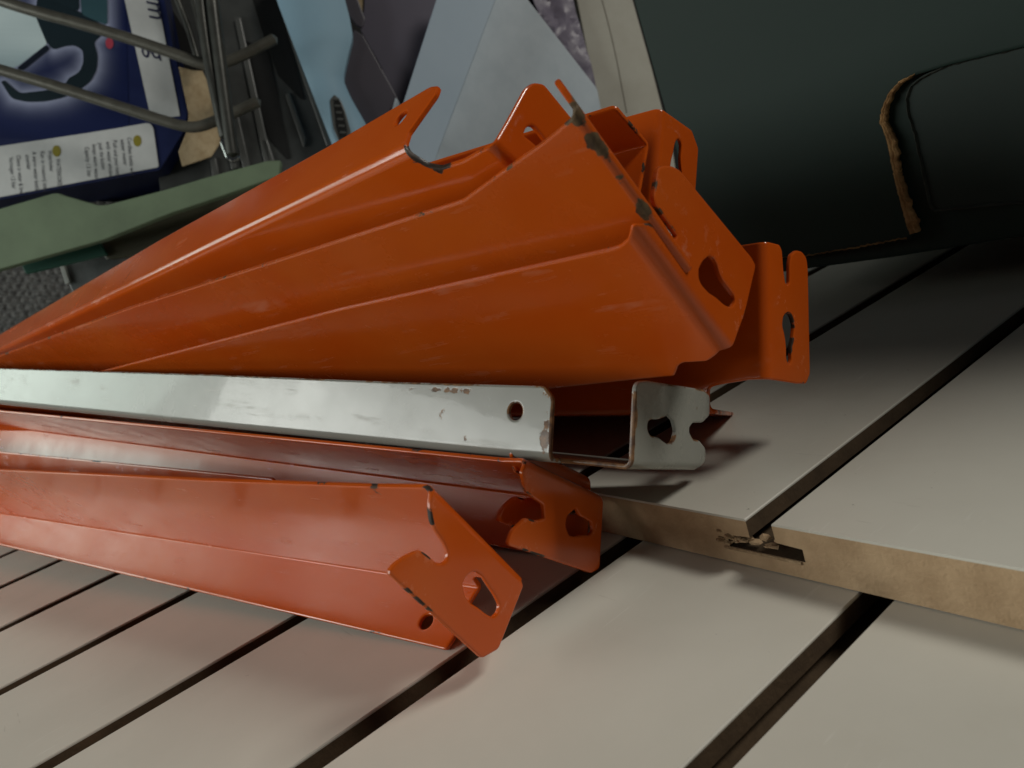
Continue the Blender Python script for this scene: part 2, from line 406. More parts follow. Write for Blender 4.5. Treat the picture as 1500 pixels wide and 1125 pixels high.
# ------------------------------------------------------------------ baked shapes (metres / millimetres, local frames)
BEAMS = {
"F":{"M":[[0.96694,-0.15027,-0.20604,-0.14698],[0.25241,0.44879,0.85725,-0.08391],[-0.03635,-0.88092,0.47188,0.06517]],"s":-1,"outer":[[-134.04,0.25],[-26.3,-0.94],[-2.22,-1.82],[1.62,-0.79],[4.58,0.47],[7.54,3.47],[8.81,6.19],[9.82,11.57],[11.29,15.22],[13.49,16.57],[15.77,15.47],[17.19,12.71],[17.3,7.31],[17.8,4.67],[22.56,0.87],[25.59,-0.56],[27.79,-1.02],[28.87,46.78],[23.43,51.78],[2.04,50.77],[1.16,49.23],[-3.0,52.01],[-22.74,52.01],[-25.74,55.01],[-27.95,66.95],[-27.92,81.65],[-28.66,85.33],[-850.0,84.6],[-850.0,0.0]],"holes":[[[15.91,25.02],[12.61,25.47],[9.62,27.73],[8.87,31.83],[9.74,35.68],[10.66,40.82],[12.07,45.18],[14.91,46.11],[17.8,44.25],[18.47,40.38],[18.64,36.21],[19.28,32.11],[18.51,28.14]],[[-39.78,77.85],[-40.05,79.23],[-40.83,80.4],[-42.0,81.18],[-43.38,81.45],[-44.76,81.18],[-45.93,80.4],[-46.71,79.23],[-46.98,77.85],[-46.71,76.47],[-45.93,75.3],[-44.76,74.52],[-43.38,74.25],[-42.0,74.52],[-40.83,75.3],[-40.05,76.47]]]},
"S":{"M":[[0.96561,-0.24577,-0.08478,-0.15559],[0.23899,0.71072,0.66164,-0.04445],[-0.10235,-0.65915,0.74501,0.05552]],"s":-1,"outer":[[-400.0,0.0],[-100.0,0.6],[-11.05,1.32],[4.35,-2.06],[9.68,2.34],[11.03,12.87],[16.07,15.68],[18.13,10.78],[18.52,5.02],[23.48,0.11],[27.71,-0.83],[27.7,50.2],[25.37,54.67],[-0.88,47.31],[-3.04,41.49],[-3.0,52.01],[-22.74,52.01],[-25.74,55.01],[-25.74,63.02],[-25.74,80.6],[-29.74,84.6],[-850.0,84.6],[-850.0,0.0]],"holes":[[[7.37,31.84],[11.48,27.14],[15.45,26.94],[18.75,30.89],[18.33,35.24],[17.15,38.46],[15.85,44.57],[13.39,46.5],[10.04,44.21],[9.65,39.26],[9.52,35.45]],[[-37.27,70.31],[-37.54,71.69],[-38.32,72.86],[-39.49,73.64],[-40.87,73.91],[-42.25,73.64],[-43.42,72.86],[-44.2,71.69],[-44.47,70.31],[-44.2,68.93],[-43.42,67.76],[-42.25,66.98],[-40.87,66.71],[-39.49,66.98],[-38.32,67.76],[-37.54,68.93]]]},
"G":{"M":[[0.95752,0.28829,0.00692,-0.14389],[0.25999,-0.85264,-0.45322,0.01968],[-0.12476,0.43577,-0.89137,0.02415]],"s":-1,"outer":[[-300.0,0.0],[-50.0,0.0],[-6.0,0.0],[-0.3,2.73],[3.05,-2.22],[7.14,-1.62],[9.77,4.19],[10.09,9.51],[12.43,13.27],[14.88,13.62],[17.01,10.51],[17.45,2.32],[20.34,-3.38],[27.26,-2.37],[28.64,2.74],[28.5,13.31],[27.86,46.88],[27.21,51.42],[25.92,53.51],[3.59,52.72],[-3.0,52.01],[-22.74,52.01],[-25.74,55.01],[-25.88,63.26],[-26.38,81.45],[-29.77,85.02],[-98.23,84.74],[-240.07,85.42],[-850.0,84.6],[-850.0,0.0]],"holes":[[[15.39,45.17],[12.24,45.2],[10.1,42.54],[9.63,36.66],[8.38,32.49],[7.32,28.77],[8.62,24.77],[12.76,22.69],[16.93,25.41],[18.78,30.37],[17.66,33.28],[16.72,37.64],[16.69,42.02]],[[-37.56,76.42],[-37.83,77.8],[-38.61,78.97],[-39.78,79.75],[-41.16,80.02],[-42.54,79.75],[-43.71,78.97],[-44.49,77.8],[-44.76,76.42],[-44.49,75.04],[-43.71,73.87],[-42.54,73.09],[-41.16,72.82],[-39.78,73.09],[-38.61,73.87],[-37.83,75.04]]]},
"M":{"M":[[0.97461,-0.12113,-0.1883,-0.10099],[0.2238,0.55228,0.80306,-0.02118],[0.00672,-0.82481,0.56537,0.11674]],"s":1,"outer":[[-139.17,-2.93],[-40.78,-0.4],[-12.72,0.41],[-8.18,0.33],[-4.03,-1.53],[0.24,-4.89],[4.29,-1.46],[6.68,1.93],[9.23,11.06],[11.08,12.21],[12.64,11.85],[12.77,-1.15],[13.88,-2.5],[22.9,-4.71],[25.64,-2.89],[28.83,0.45],[30.85,4.07],[37.87,51.26],[37.38,54.21],[17.7,54.68],[2.55,52.61],[-1.63,50.19],[-8.3,54.2],[-16.64,53.44],[-19.47,54.88],[-24.3,60.85],[-25.74,63.02],[-25.74,80.6],[-29.74,84.6],[-850.0,84.6],[-850.0,0.0]],"holes":[[[19.65,28.22],[15.74,25.99],[11.31,25.0],[8.45,26.4],[7.48,29.1],[8.11,33.78],[9.66,37.68],[10.65,41.96],[11.62,44.9],[13.91,47.78],[16.81,48.94],[18.98,47.42],[18.86,43.47],[18.53,39.68],[19.2,36.46],[21.04,33.67],[21.28,30.71]]]},
"U":{"M":[[0.97941,-0.10983,-0.16942,-0.09593],[0.20188,0.54619,0.81297,-0.03333],[0.00325,-0.83043,0.55711,0.14684]],"s":1,"outer":[[-301.82,0.43],[-165.89,3.27],[-54.29,5.51],[-35.39,1.32],[-14.33,-3.09],[-3.25,-6.19],[-0.07,-7.57],[3.0,-8.5],[7.0,-12.0],[14.0,-12.0],[14.5,45.0],[12.0,52.0],[2.0,52.0],[-3.0,52.01],[-22.74,52.01],[-25.74,55.01],[-25.74,63.02],[-25.74,80.6],[-29.74,84.6],[-850.0,84.6],[-850.0,0.0]],"holes":[]},
"R":{"M":[[0.99247,0.04672,-0.11325,-0.12463],[0.12248,-0.39893,0.90876,0.06111],[-0.00272,-0.91579,-0.40165,0.09692]],"s":1,"outer":[[-300.0,0.0],[-50.0,0.0],[-20.0,0.0],[-0.97,0.52],[9.26,0.23],[10.67,1.79],[11.45,8.83],[12.78,13.77],[14.73,14.81],[16.78,13.27],[17.0,6.0],[18.12,2.46],[21.77,0.34],[25.93,0.24],[29.04,1.89],[29.96,6.29],[30.18,46.21],[27.42,49.74],[20.17,50.03],[5.92,49.37],[-6.94,49.08],[-20.52,50.55],[-23.24,51.22],[-24.47,52.48],[-24.54,58.2],[-22.5,63.02],[-52.57,122.52],[-850.0,84.6],[-850.0,0.0]],"holes":[[[13.95,24.11],[10.94,25.94],[9.86,29.58],[11.71,32.96],[12.57,37.2],[12.44,41.51],[13.84,43.96],[15.82,44.11],[17.39,41.98],[17.05,36.88],[18.65,33.94],[19.84,28.69],[17.92,25.26],[15.95,23.91]]]},
"T":{"M":[[0.99078,0.07562,0.11239,-0.13237],[0.13468,-0.63858,-0.75768,-0.00871],[0.01447,0.76583,-0.64288,0.1151]],"s":-1,"outer":[[-300.0,0.0],[-50.0,0.0],[-4.0,-2.0],[4.0,-3.0],[26.0,-3.0],[28.17,29.21],[29.38,42.78],[26.93,45.98],[23.63,47.47],[10.46,48.62],[4.55,49.24],[-2.89,50.22],[-13.73,49.37],[-23.35,50.2],[-26.89,52.98],[-28.2,56.44],[-31.18,68.23],[-24.89,81.09],[-25.72,84.28],[-30.83,86.33],[-95.68,85.56],[-284.69,88.18],[-750.0,84.6],[-750.0,0.0]],"holes":[[[9.52,43.17],[12.28,43.59],[14.7,42.63],[16.03,40.82],[15.51,36.23],[13.51,27.229999999999997],[10.52,34.17]],[[-37.74,78.18],[-38.01,79.56],[-38.79,80.73],[-39.96,81.51],[-41.34,81.78],[-42.72,81.51],[-43.89,80.73],[-44.67,79.56],[-44.94,78.18],[-44.67,76.8],[-43.89,75.63],[-42.72,74.85],[-41.34,74.58],[-39.96,74.85],[-38.79,75.63],[-38.01,76.8]]]},
"J":{"M":[[0.96673,-0.12232,0.22466,-0.12755],[0.2492,0.64862,-0.71916,0.02027],[-0.05775,0.75122,0.65752,0.09527]],"s":1,"outer":[[-100.0,0.0],[-50.0,0.0],[-25.74,0.0],[-25.74,63.02],[-25.74,83.6],[-26.74,84.6],[-130.0,84.6],[-130.0,0.0]],"holes":[]},
"K":{"M":[[0.97846,-0.02601,0.2048,-0.17088],[0.19215,0.47735,-0.85744,0.05469],[-0.07546,0.87833,0.47207,0.10885]],"s":-1,"outer":[[-200.0,0.0],[-50.0,0.0],[-4.0,0.0],[4.5,0.5],[8.0,2.0],[10.5,12.0],[12.5,14.5],[14.8,14.5],[16.5,12.0],[17.0,3.0],[19.0,-0.5],[27.5,-1.0],[30.0,2.0],[30.0,46.0],[24.0,51.5],[3.0,51.5],[-3.0,52.01],[-200.0,52.01],[-210.0,61.02],[-210.0,84.6],[-240.0,84.6],[-240.0,0.0]],"holes":[[[19.1,26.5],[16.0,25.3],[12.3,25.3],[9.8,27.2],[8.8,29.8],[9.1,33.8],[10.1,37.0],[10.7,40.5],[11.3,42.9],[13.1,44.9],[15.4,45.2],[17.3,43.4],[17.4,40.0],[17.4,36.8],[18.2,33.9],[19.3,31.0],[19.6,28.4]]]},
"H":{"M":[[0.9642,0.18404,0.1909,-0.28629],[0.2545,-0.44017,-0.86109,-0.06012],[-0.07445,0.87885,-0.47125,-0.02596]],"s":-1,"outer":[[-300.0,0.0],[-50.0,0.0],[-6.0,0.0],[-3.0,52.01],[-22.74,52.01],[-25.74,55.01],[-25.74,63.02],[-25.74,80.6],[-29.74,84.6],[-850.0,84.6],[-850.0,0.0]],"holes":[]},
"wc":61.02}
BG = {
"carton":{"M":[[0.46576,0.0433,0.88385,-1.19245],[0.82649,0.33561,-0.45197,0.1418],[-0.3162,0.941,0.12053,0.4554]],"p":[[-0.21466,0.18995],[0.05698,0.20734],[0.07184,0.13222],[0.08242,0.06663],[0.0935,0.01789],[0.10096,-0.02746],[0.09274,-0.05504],[0.06223,-0.10384],[0.05836,-0.10785],[-0.15673,-0.15495],[-0.22868,-0.17086]],"handle":[[-0.14919,0.00765],[-0.13568,-0.01539],[-0.11423,-0.01928],[-0.09067,-0.01742],[-0.06592,-0.01073],[-0.04268,0.00261],[-0.02856,0.01465],[-0.02073,0.03122],[-0.01926,0.05035],[-0.02424,0.06819],[-0.01294,0.07824],[-0.00802,0.08989],[-0.04129,0.10898],[-0.09673,0.12851],[-0.10119,0.10204],[-0.08797,0.06603],[-0.0784,0.05422],[-0.06369,0.06059],[-0.04909,0.06224],[-0.03924,0.05607],[-0.03881,0.03993],[-0.04473,0.0254],[-0.05962,0.01619],[-0.06253,0.01036],[-0.07464,0.00129],[-0.09836,-0.00348],[-0.12553,-0.00742],[-0.14465,0.00973]],"body":[[-0.20899,0.11114],[-0.13485,0.11146],[-0.10122,0.1011],[-0.08797,0.06603],[-0.08719,0.0623],[-0.1279,0.02836],[-0.15031,0.02642],[-0.21206,0.03114]],"cyl":[[-0.03998,0.18242],[-0.00256,0.18473],[-0.0052,0.09193],[-0.03958,0.1053]],"top":[[-0.12724,0.17702],[-0.04089,0.18236],[-0.04218,0.10988],[-0.09679,0.12664]],"hubl":[[-0.08722,0.06135],[-0.08287,0.0559],[-0.11997,0.02399],[-0.12796,0.02647]],"red":[[-0.00314,0.06731]],"strip":[[0.00688,0.19473],[0.01886,0.12929],[0.05074,-0.03706],[0.09047,-0.03076],[0.06343,0.13176],[0.04839,0.19734]],"label":[[-0.22146,-0.09868],[-0.15416,-0.0824],[-0.09971,-0.07207],[-0.04461,-0.06162],[0.00182,-0.05233],[0.04403,-0.04312],[0.04963,-0.04389],[0.05324,-0.04958],[0.05938,-0.10489],[-0.15666,-0.15303],[-0.22414,-0.16791]],"oval":[[0.03119,-0.06876],[-0.07834,-0.08671]],"halo":[[-0.20629,0.18131],[0.01975,0.19554],[0.01269,-0.06259],[-0.21595,-0.07022]]},
"script_um":{"M":[[0.03332,0.46658,0.88385,-1.16566],[-0.19618,0.87019,-0.45197,0.23248],[-0.98,-0.15833,0.12053,0.59893]],"h":0.02663},
"script_ig":{"M":[[0.03294,0.4666,0.88385,-1.1679],[-0.19688,0.87003,-0.45197,0.2039],[-0.97987,-0.15913,0.12053,0.50821]],"h":0.02689},
"t0":{"M":[[-0.01578,0.4675,0.88385,-1.18718],[-0.28633,0.84483,-0.45197,0.13449],[-0.958,-0.26021,0.12053,0.38935]],"h":0.0063,"len":0.05437},
"t1":{"M":[[0.00297,0.46776,0.88385,-1.1917],[-0.25223,0.85563,-0.45197,0.12565],[-0.96766,-0.22159,0.12053,0.3893]],"h":0.0063,"len":0.0369},
"t2":{"M":[[-0.0156,0.4675,0.88385,-1.19653],[-0.28599,0.84494,-0.45197,0.11673],[-0.9581,-0.25982,0.12053,0.39132]],"h":0.00629,"len":0.0533},
"t3":{"M":[[-0.0151,0.46752,0.88385,-1.20097],[-0.28509,0.84525,-0.45197,0.10827],[-0.95838,-0.25881,0.12053,0.39216]],"h":0.00629,"len":0.05228},
"t4":{"M":[[0.00057,0.46776,0.88385,-1.20584],[-0.25662,0.85432,-0.45197,0.09905],[-0.96651,-0.22655,0.12053,0.39327]],"h":0.00628,"len":0.03775},
"t5":{"M":[[-0.02196,0.46725,0.88385,-1.20984],[-0.29747,0.84097,-0.45197,0.09139],[-0.95448,-0.27285,0.12053,0.39385]],"h":0.00627,"len":0.04926},
"t6":{"M":[[-0.01666,0.46747,0.88385,-1.2148],[-0.28791,0.84429,-0.45197,0.08151],[-0.95751,-0.262,0.12053,0.39317]],"h":0.00627,"len":0.04247},
"t7":{"M":[[-0.02716,0.46698,0.88385,-1.23374],[-0.30681,0.83761,-0.45197,0.04336],[-0.95138,-0.28345,0.12053,0.389]],"h":0.00625,"len":0.04137},
"t8":{"M":[[-0.01542,0.46751,0.88385,-1.23818],[-0.28567,0.84505,-0.45197,0.03837],[-0.9582,-0.25946,0.12053,0.40287]],"h":0.00624,"len":0.02974},
"t9":{"M":[[-0.02104,0.46729,0.88385,-1.24291],[-0.29581,0.84156,-0.45197,0.02965],[-0.95502,-0.27096,0.12053,0.40486]],"h":0.00623,"len":0.05662},
"t10":{"M":[[-0.02069,0.46731,0.88385,-1.24805],[-0.29518,0.84178,-0.45197,0.02019],[-0.95522,-0.27024,0.12053,0.40709]],"h":0.00622,"len":0.05559},
"t11":{"M":[[0.00126,0.46776,0.88385,-1.25251],[-0.25537,0.8547,-0.45197,0.01122],[-0.96684,-0.22514,0.12053,0.40614]],"h":0.00622,"len":0.02107},
"t12":{"M":[[-0.02059,0.46731,0.88385,-1.25805],[-0.29501,0.84184,-0.45197,0.00104],[-0.95527,-0.27005,0.12053,0.40863]],"h":0.00621,"len":0.05453},
"t13":{"M":[[-0.0116,0.46762,0.88385,-1.26285],[-0.27877,0.84736,-0.45197,-0.00829],[-0.96029,-0.25163,0.12053,0.40882]],"h":0.00621,"len":0.04397},
"torn_flap":{"M":[[0.46576,0.0433,0.88385,-1.13306],[0.82649,0.33561,-0.45197,0.22164],[-0.3162,0.941,0.12053,0.38493]],"p":[[-0.02357,0.0734],[-0.00677,0.06934],[0.0083,0.06904],[0.03084,0.01577],[0.03887,-0.01022],[0.02882,-0.03495],[0.01798,-0.05189],[-0.00213,-0.05932],[-0.02217,-0.06672],[-0.02641,-0.04642],[-0.01342,-0.01494],[-0.01101,0.00742],[-0.01855,0.04767]]},
"rod0":{"p":[[-1.19191,0.01008,0.61434],[-1.16065,0.05937,0.56994],[-1.11202,0.13935,0.51331],[-1.07578,0.19751,0.46563],[-1.05804,0.22549,0.44047],[-1.04909,0.24067,0.43173],[-1.03486,0.26839,0.4313],[-1.00938,0.32131,0.44293]],"r":0.00742},
"rod1":{"p":[[-1.19763,-0.02436,0.52718],[-1.17522,0.01237,0.50053],[-1.13693,0.07437,0.45227],[-1.08685,0.15458,0.3858],[-1.07214,0.1784,0.36724],[-1.06394,0.19264,0.3605],[-1.05401,0.21211,0.36067],[-1.0239,0.27348,0.37004]],"r":0.00742},
"rod2":{"p":[[-1.00558,0.26957,0.5495],[-1.00635,0.25483,0.49986],[-1.0055,0.22142,0.36835],[-1.00476,0.20652,0.30706]],"r":0.00811},
"rod3":{"p":[[-1.02165,0.26199,0.55679],[-1.02285,0.24638,0.50703],[-1.02223,0.22713,0.43035],[-1.01927,0.21532,0.36433],[-1.01766,0.21016,0.33315]],"r":0.0077},
"rod4":{"p":[[-1.10915,0.24938,0.57637],[-1.10522,0.24697,0.53854],[-1.10042,0.24608,0.49997],[-1.09684,0.24099,0.45462]],"r":0.00461},
"rod5":{"p":[[-1.0964,0.27241,0.5693],[-1.09499,0.26544,0.53277],[-1.09164,0.25469,0.46787]],"r":0.00512},
"clip":{"M":[[0.46576,0.0433,0.88385,-1.06836],[0.82649,0.33561,-0.45197,0.22959],[-0.3162,0.941,0.12053,0.32622]],"p":[[-0.01395,0.01056],[-0.00632,0.02488],[0.00092,0.0195],[0.00959,-0.00751],[0.01039,-0.01408],[0.00385,-0.01805],[-0.00439,-0.01546]]},
"panel":{"M":[[0.46576,0.0433,0.88385,-1.14724],[0.82649,0.33561,-0.45197,0.29703],[-0.3162,0.941,0.12053,0.37747]],"p":[[-0.11584,0.22625],[0.05478,0.2368],[0.08299,0.11766],[0.1287,-0.03711],[0.14058,-0.15858],[-0.03255,-0.16184],[-0.12137,-0.15333],[-0.12734,-0.07952]],"slot":[[0.01301,0.23422],[0.04181,0.236],[0.04776,0.17634],[0.06684,0.11688],[0.08299,0.05158],[0.08874,0.02935],[0.08168,0.03213],[0.04986,0.06341],[0.02698,0.13003],[0.01487,0.17452]],"slot2":[[0.0028,0.11375],[0.03544,0.10021],[0.04653,0.04498],[0.05576,-0.00564],[0.06603,-0.05967],[0.05995,-0.05882],[0.03614,-0.03187],[0.02088,0.01348],[0.01362,0.05375]],"slot3":[[-0.1178,0.14744],[-0.10218,0.15421],[-0.05709,0.08084],[-0.06133,0.06663],[-0.09446,0.07117]],"rib0":[[-0.01049,0.14315],[-0.00452,0.14547],[0.03938,-0.07792],[0.03126,-0.0802]],"rib1":[[0.04794,0.18638],[0.05194,0.1866],[0.08556,0.08734],[0.12769,-0.03611],[0.12149,-0.03837],[0.08237,0.07702]],"rib2":[[0.06149,0.03541],[0.06555,0.03659],[0.08887,-0.03015],[0.08668,-0.04051]],"rib3":[[-0.01905,0.01197],[-0.01305,0.01422],[0.00523,-0.07375],[-0.00283,-0.07602]],"rib4":[[0.02501,-0.03531],[0.03109,-0.03306],[0.04545,-0.07775],[0.03929,-0.08306]],"rib5":[[-0.05041,-0.06516],[-0.04441,-0.06295],[-0.03908,-0.09234],[-0.04707,-0.09459]],"rib6":[[-0.02961,-0.01881],[-0.02265,-0.01857],[-0.01382,-0.07531],[-0.01985,-0.07752]]},
"green_board":{"M":[[0.46576,0.0433,0.88385,-1.07708],[0.82649,0.33561,-0.45197,0.05994],[-0.3162,0.941,0.12053,0.28773]],"p":[[-0.18886,-0.02195],[-0.13996,-0.00802],[-0.07713,0.01248],[-0.0705,0.01351],[-0.06397,0.01105],[-0.0211,-0.00108],[-0.00934,5e-05],[0.06057,0.02019],[0.10987,0.03651],[0.1923,0.06199],[0.20908,0.06338],[0.207,0.04446],[0.10574,0.00616],[0.06845,-0.00711],[-0.01561,-0.0432],[-0.1426,-0.0827],[-0.19175,-0.09801]]},
"olive_board":{"M":[[0.46576,0.0433,0.88385,-1.09339],[0.82649,0.33561,-0.45197,0.14784],[-0.3162,0.941,0.12053,0.2443]],"p":[[-0.14424,-0.03009],[-0.02691,0.02431],[0.12099,0.07981],[0.14797,0.00907],[0.01724,-0.03131],[-0.10768,-0.05003]]},
"teal_strip":{"M":[[0.46576,0.0433,0.88385,-1.15952],[0.82649,0.33561,-0.45197,-0.00164],[-0.3162,0.941,0.12053,0.25081]],"p":[[-0.06182,-0.01109],[0.03287,0.02516],[0.04033,0.01054],[0.04622,0.00139],[-0.05631,-0.02566]]},
"clear_tray":{"M":[[0.46576,0.0433,0.88385,-1.17759],[0.82649,0.33561,-0.45197,0.0623],[-0.3162,0.941,0.12053,0.21252]],"p":[[-0.08862,0.0094],[-0.04156,0.03119],[-0.02182,0.01605],[0.10784,0.05498],[0.12515,-0.02334],[-0.00688,-0.04394],[-0.06938,-0.04434]],"r0":[[-0.04213,0.04272],[-0.03845,0.04374],[-0.02087,0.01703],[-0.02552,0.01503]],"r1":[[-0.08865,0.00844],[-0.08409,0.00946],[-0.0759,-0.0193],[-0.08051,-0.02127]]},
"woven_mat":{"M":[[0.46576,0.0433,0.88385,-1.4142],[0.82649,0.33561,-0.45197,-0.1175],[-0.3162,0.941,0.12053,0.12382]],"p":[[-0.30828,0.22631],[0.34805,0.27145],[0.33774,-0.24214],[-0.33224,-0.26424]]},
"blue_jug":{"M":[[0.46576,0.0433,0.88385,-1.0271],[0.82649,0.33561,-0.45197,0.40574],[-0.3162,0.941,0.12053,0.39687]],"p":[[-0.08737,0.14898],[-0.0817,0.09215],[-0.04494,-0.00712],[-0.00556,-0.11118],[0.00182,-0.14748],[0.06621,-0.14569],[0.04403,-0.07993],[0.02083,-0.03948],[0.01131,-0.01638],[0.01243,-0.00461],[0.01963,0.02498],[0.02577,0.04766],[0.02119,0.07364],[0.00082,0.15444]],"slot":[[-0.00671,-0.04938],[-0.00075,-0.0423],[0.00794,-0.05077],[0.01365,-0.06527],[0.02119,-0.09256],[0.01898,-0.11237],[0.00717,-0.11275],[-0.00233,-0.08844]]},
"navy_strip":{"M":[[0.46576,0.0433,0.88385,-1.02622],[0.82649,0.33561,-0.45197,0.46362],[-0.3162,0.941,0.12053,0.48429]],"p":[[-0.03085,0.05895],[0.00021,0.03163],[0.02135,-0.02405],[0.01724,-0.03608],[0.00935,-0.03255],[-0.0169,0.00135]]},
"beige_bit":{"M":[[0.46576,0.0433,0.88385,-1.04966],[0.82649,0.33561,-0.45197,0.51327],[-0.3162,0.941,0.12053,0.50565]],"p":[[-0.03776,0.04317],[0.02358,0.04697],[0.02271,-0.04453],[-0.00819,-0.04614]]},
"plum_card":{"M":[[0.46576,0.0433,0.88385,-1.0275],[0.82649,0.33561,-0.45197,0.52425],[-0.3162,0.941,0.12053,0.43358]],"p":[[-0.04295,0.10585],[0.08512,0.11378],[0.06388,0.05134],[0.0127,-0.11125],[-5e-05,-0.14166],[-0.01998,-0.05506],[-0.05125,-0.00055],[-0.04575,0.03517]]},
"plum_flap":{"M":[[0.46576,0.0433,0.88385,-1.02229],[0.82649,0.33561,-0.45197,0.44683],[-0.3162,0.941,0.12053,0.35143]],"p":[[-0.02399,0.09179],[-0.01212,0.08447],[0.03931,-0.00703],[0.05633,-0.04066],[0.01523,-0.09255],[-0.02478,-0.0636],[-0.04865,0.02529]]},
"white_shim":{"M":[[0.46576,0.0433,0.88385,-0.98431],[0.82649,0.33561,-0.45197,0.46551],[-0.3162,0.941,0.12053,0.26611]],"p":[[-0.02775,0.04875],[-0.02362,0.0638],[0.01614,-0.00664],[0.04846,-0.05308],[0.0362,-0.05341],[-0.00409,-0.00728],[-0.04414,0.00639]]},
"blue_strip":{"M":[[0.46576,0.0433,0.88385,-0.92103],[0.82649,0.33561,-0.45197,0.50996],[-0.3162,0.941,0.12053,0.33829]],"p":[[0.0074,0.16144],[0.09564,0.1669],[0.0758,0.10841],[0.02914,-0.01393],[-0.00765,-0.10904],[-0.0287,-0.18541],[-0.1064,-0.18713],[-0.05688,-0.04715],[-0.00745,0.1038]]},
"pale_sheet":{"M":[[0.46576,0.0433,0.88385,-0.92896],[0.82649,0.33561,-0.45197,0.6572],[-0.3162,0.941,0.12053,0.29163]],"p":[[-0.12128,0.19349],[-0.03754,0.19867],[0.00178,0.13957],[0.05574,0.07509],[0.1118,0.00738],[0.11978,-0.03247],[0.13138,-0.10654],[0.09872,-0.20371],[-0.18101,-0.20898],[-0.1644,-0.07377]]},
"film":{"M":[[0.46576,0.0433,0.88385,-0.904],[0.82649,0.33561,-0.45197,0.75991],[-0.3162,0.941,0.12053,0.3706]],"p":[[-0.08051,0.09751],[0.00409,0.10274],[0.00657,0.04013],[0.02452,-0.02213],[0.04607,-0.09979],[0.03826,-0.09691],[-0.03699,-0.02513]]},
"cream_plank":{"M":[[0.46576,0.0433,0.88385,-0.88411],[0.82649,0.33561,-0.45197,0.81582],[-0.3162,0.941,0.12053,0.27019]],"p":[[-0.09896,0.18586],[0.00396,0.19223],[0.02041,0.12885],[0.05353,0.02214],[0.09097,-0.10838],[0.11013,-0.23059],[-0.02922,-0.23321],[-0.0348,-0.07952],[-0.03974,-0.01663],[-0.06978,0.12386]],"seam":[[-0.04777,0.18903],[-0.0294,0.12609],[-0.00849,0.05186],[0.01289,-0.05051]]},
"dark_sheet":{"M":[[0.46576,0.0433,0.88385,-0.92723],[0.82649,0.33561,-0.45197,0.74573],[-0.3162,0.941,0.12053,0.43033]],"p":[[-0.02072,0.00971],[0.01844,0.05386],[0.02193,-0.00886],[0.0012,-0.04365],[-0.0207,-0.01122]]},
"backdrop":{"M":[[0.46576,0.0433,0.88385,-1.26019],[0.82649,0.33561,-0.45197,0.81173],[-0.3162,0.941,0.12053,0.34415]],"p":[[-2.02184,1.32899],[3.05112,2.23535],[3.60712,-2.37102],[-2.26578,-1.65998]]},
"box_front":{"M":[[0.90324,0.42122,0.08206,-0.16908],[0.07437,0.03468,-0.99663,0.22966],[-0.42265,0.90629,0.0,0.13826]],"p":[[-0.19196,0.13353],[-0.16818,0.07331],[-0.15113,0.03057],[-0.11896,-0.03287],[-0.07929,-0.11338],[-0.04692,-0.10774],[-0.01308,-0.09575],[0.03935,-0.07068],[0.04046,-0.06811],[0.03413,-0.05742],[0.02553,-0.04191],[0.01699,-0.02351],[0.01103,-0.01525],[0.0106,-0.00922],[0.01229,-0.00069],[0.01595,0.00498],[0.02216,0.00925],[0.03691,0.01591],[0.06529,0.02648],[0.09706,0.03896],[0.08465,0.07501],[0.06164,0.11572]],"torn":[[0.02216,0.00925],[0.01595,0.00498],[0.01229,-0.00069],[0.0106,-0.00922],[0.01103,-0.01525],[0.01699,-0.02351],[0.02553,-0.04191],[0.03413,-0.05742],[0.04046,-0.06811]],"bot":[[-0.04692,-0.10774],[-0.01308,-0.09575],[0.01649,-0.08201],[0.03935,-0.07068]]},
"box_flap":{"M":[[0.90324,0.42122,0.08206,-0.12838],[0.07437,0.03468,-0.99663,0.23602],[-0.42265,0.90629,0.0,0.10523]],"p":[[-0.02595,0.02058],[-0.01516,0.02775],[0.01342,0.03841],[0.04542,0.05101],[0.06783,-0.01406],[0.03422,-0.02873],[0.00146,-0.03998],[-0.00373,-0.04196],[-0.00716,-0.03808],[-0.01909,-0.01389],[-0.02286,-0.00606],[-0.02865,0.00305],[-0.03096,0.0093],[-0.03032,0.01588]]},
"box_inner":{"M":[[0.90324,0.42122,0.08206,-0.16416],[0.07437,0.03468,-0.99663,0.23609],[-0.42265,0.90629,0.0,0.09035]],"p":[[-0.10193,-0.09059],[-0.06014,-0.07345],[0.00485,-0.04434],[0.06426,-0.01591],[0.09817,0.00018],[0.06826,0.08706],[-0.04369,0.07985],[-0.11579,-0.00043]]},
"box":{"n":[0.08206,-0.99663,0.0],"h1":[-0.24531,0.22338,0.05],"e":[0.99663,0.08206,0.0]}}

# ------------------------------------------------------------------ setting: floor and lining
v, f = box_bm(-2.2, 1.6, -1.6, 1.9, -.06, -.045)
tag(mobj("floor", v, f, M_FLOOR, smooth=None), kind='structure')
g = BG['backdrop']; v, f = plate(g['p'], t=.01)[:2]
tag(mobj("wall", v, f, M_WALL, None, mx(g['M'])), kind='structure')

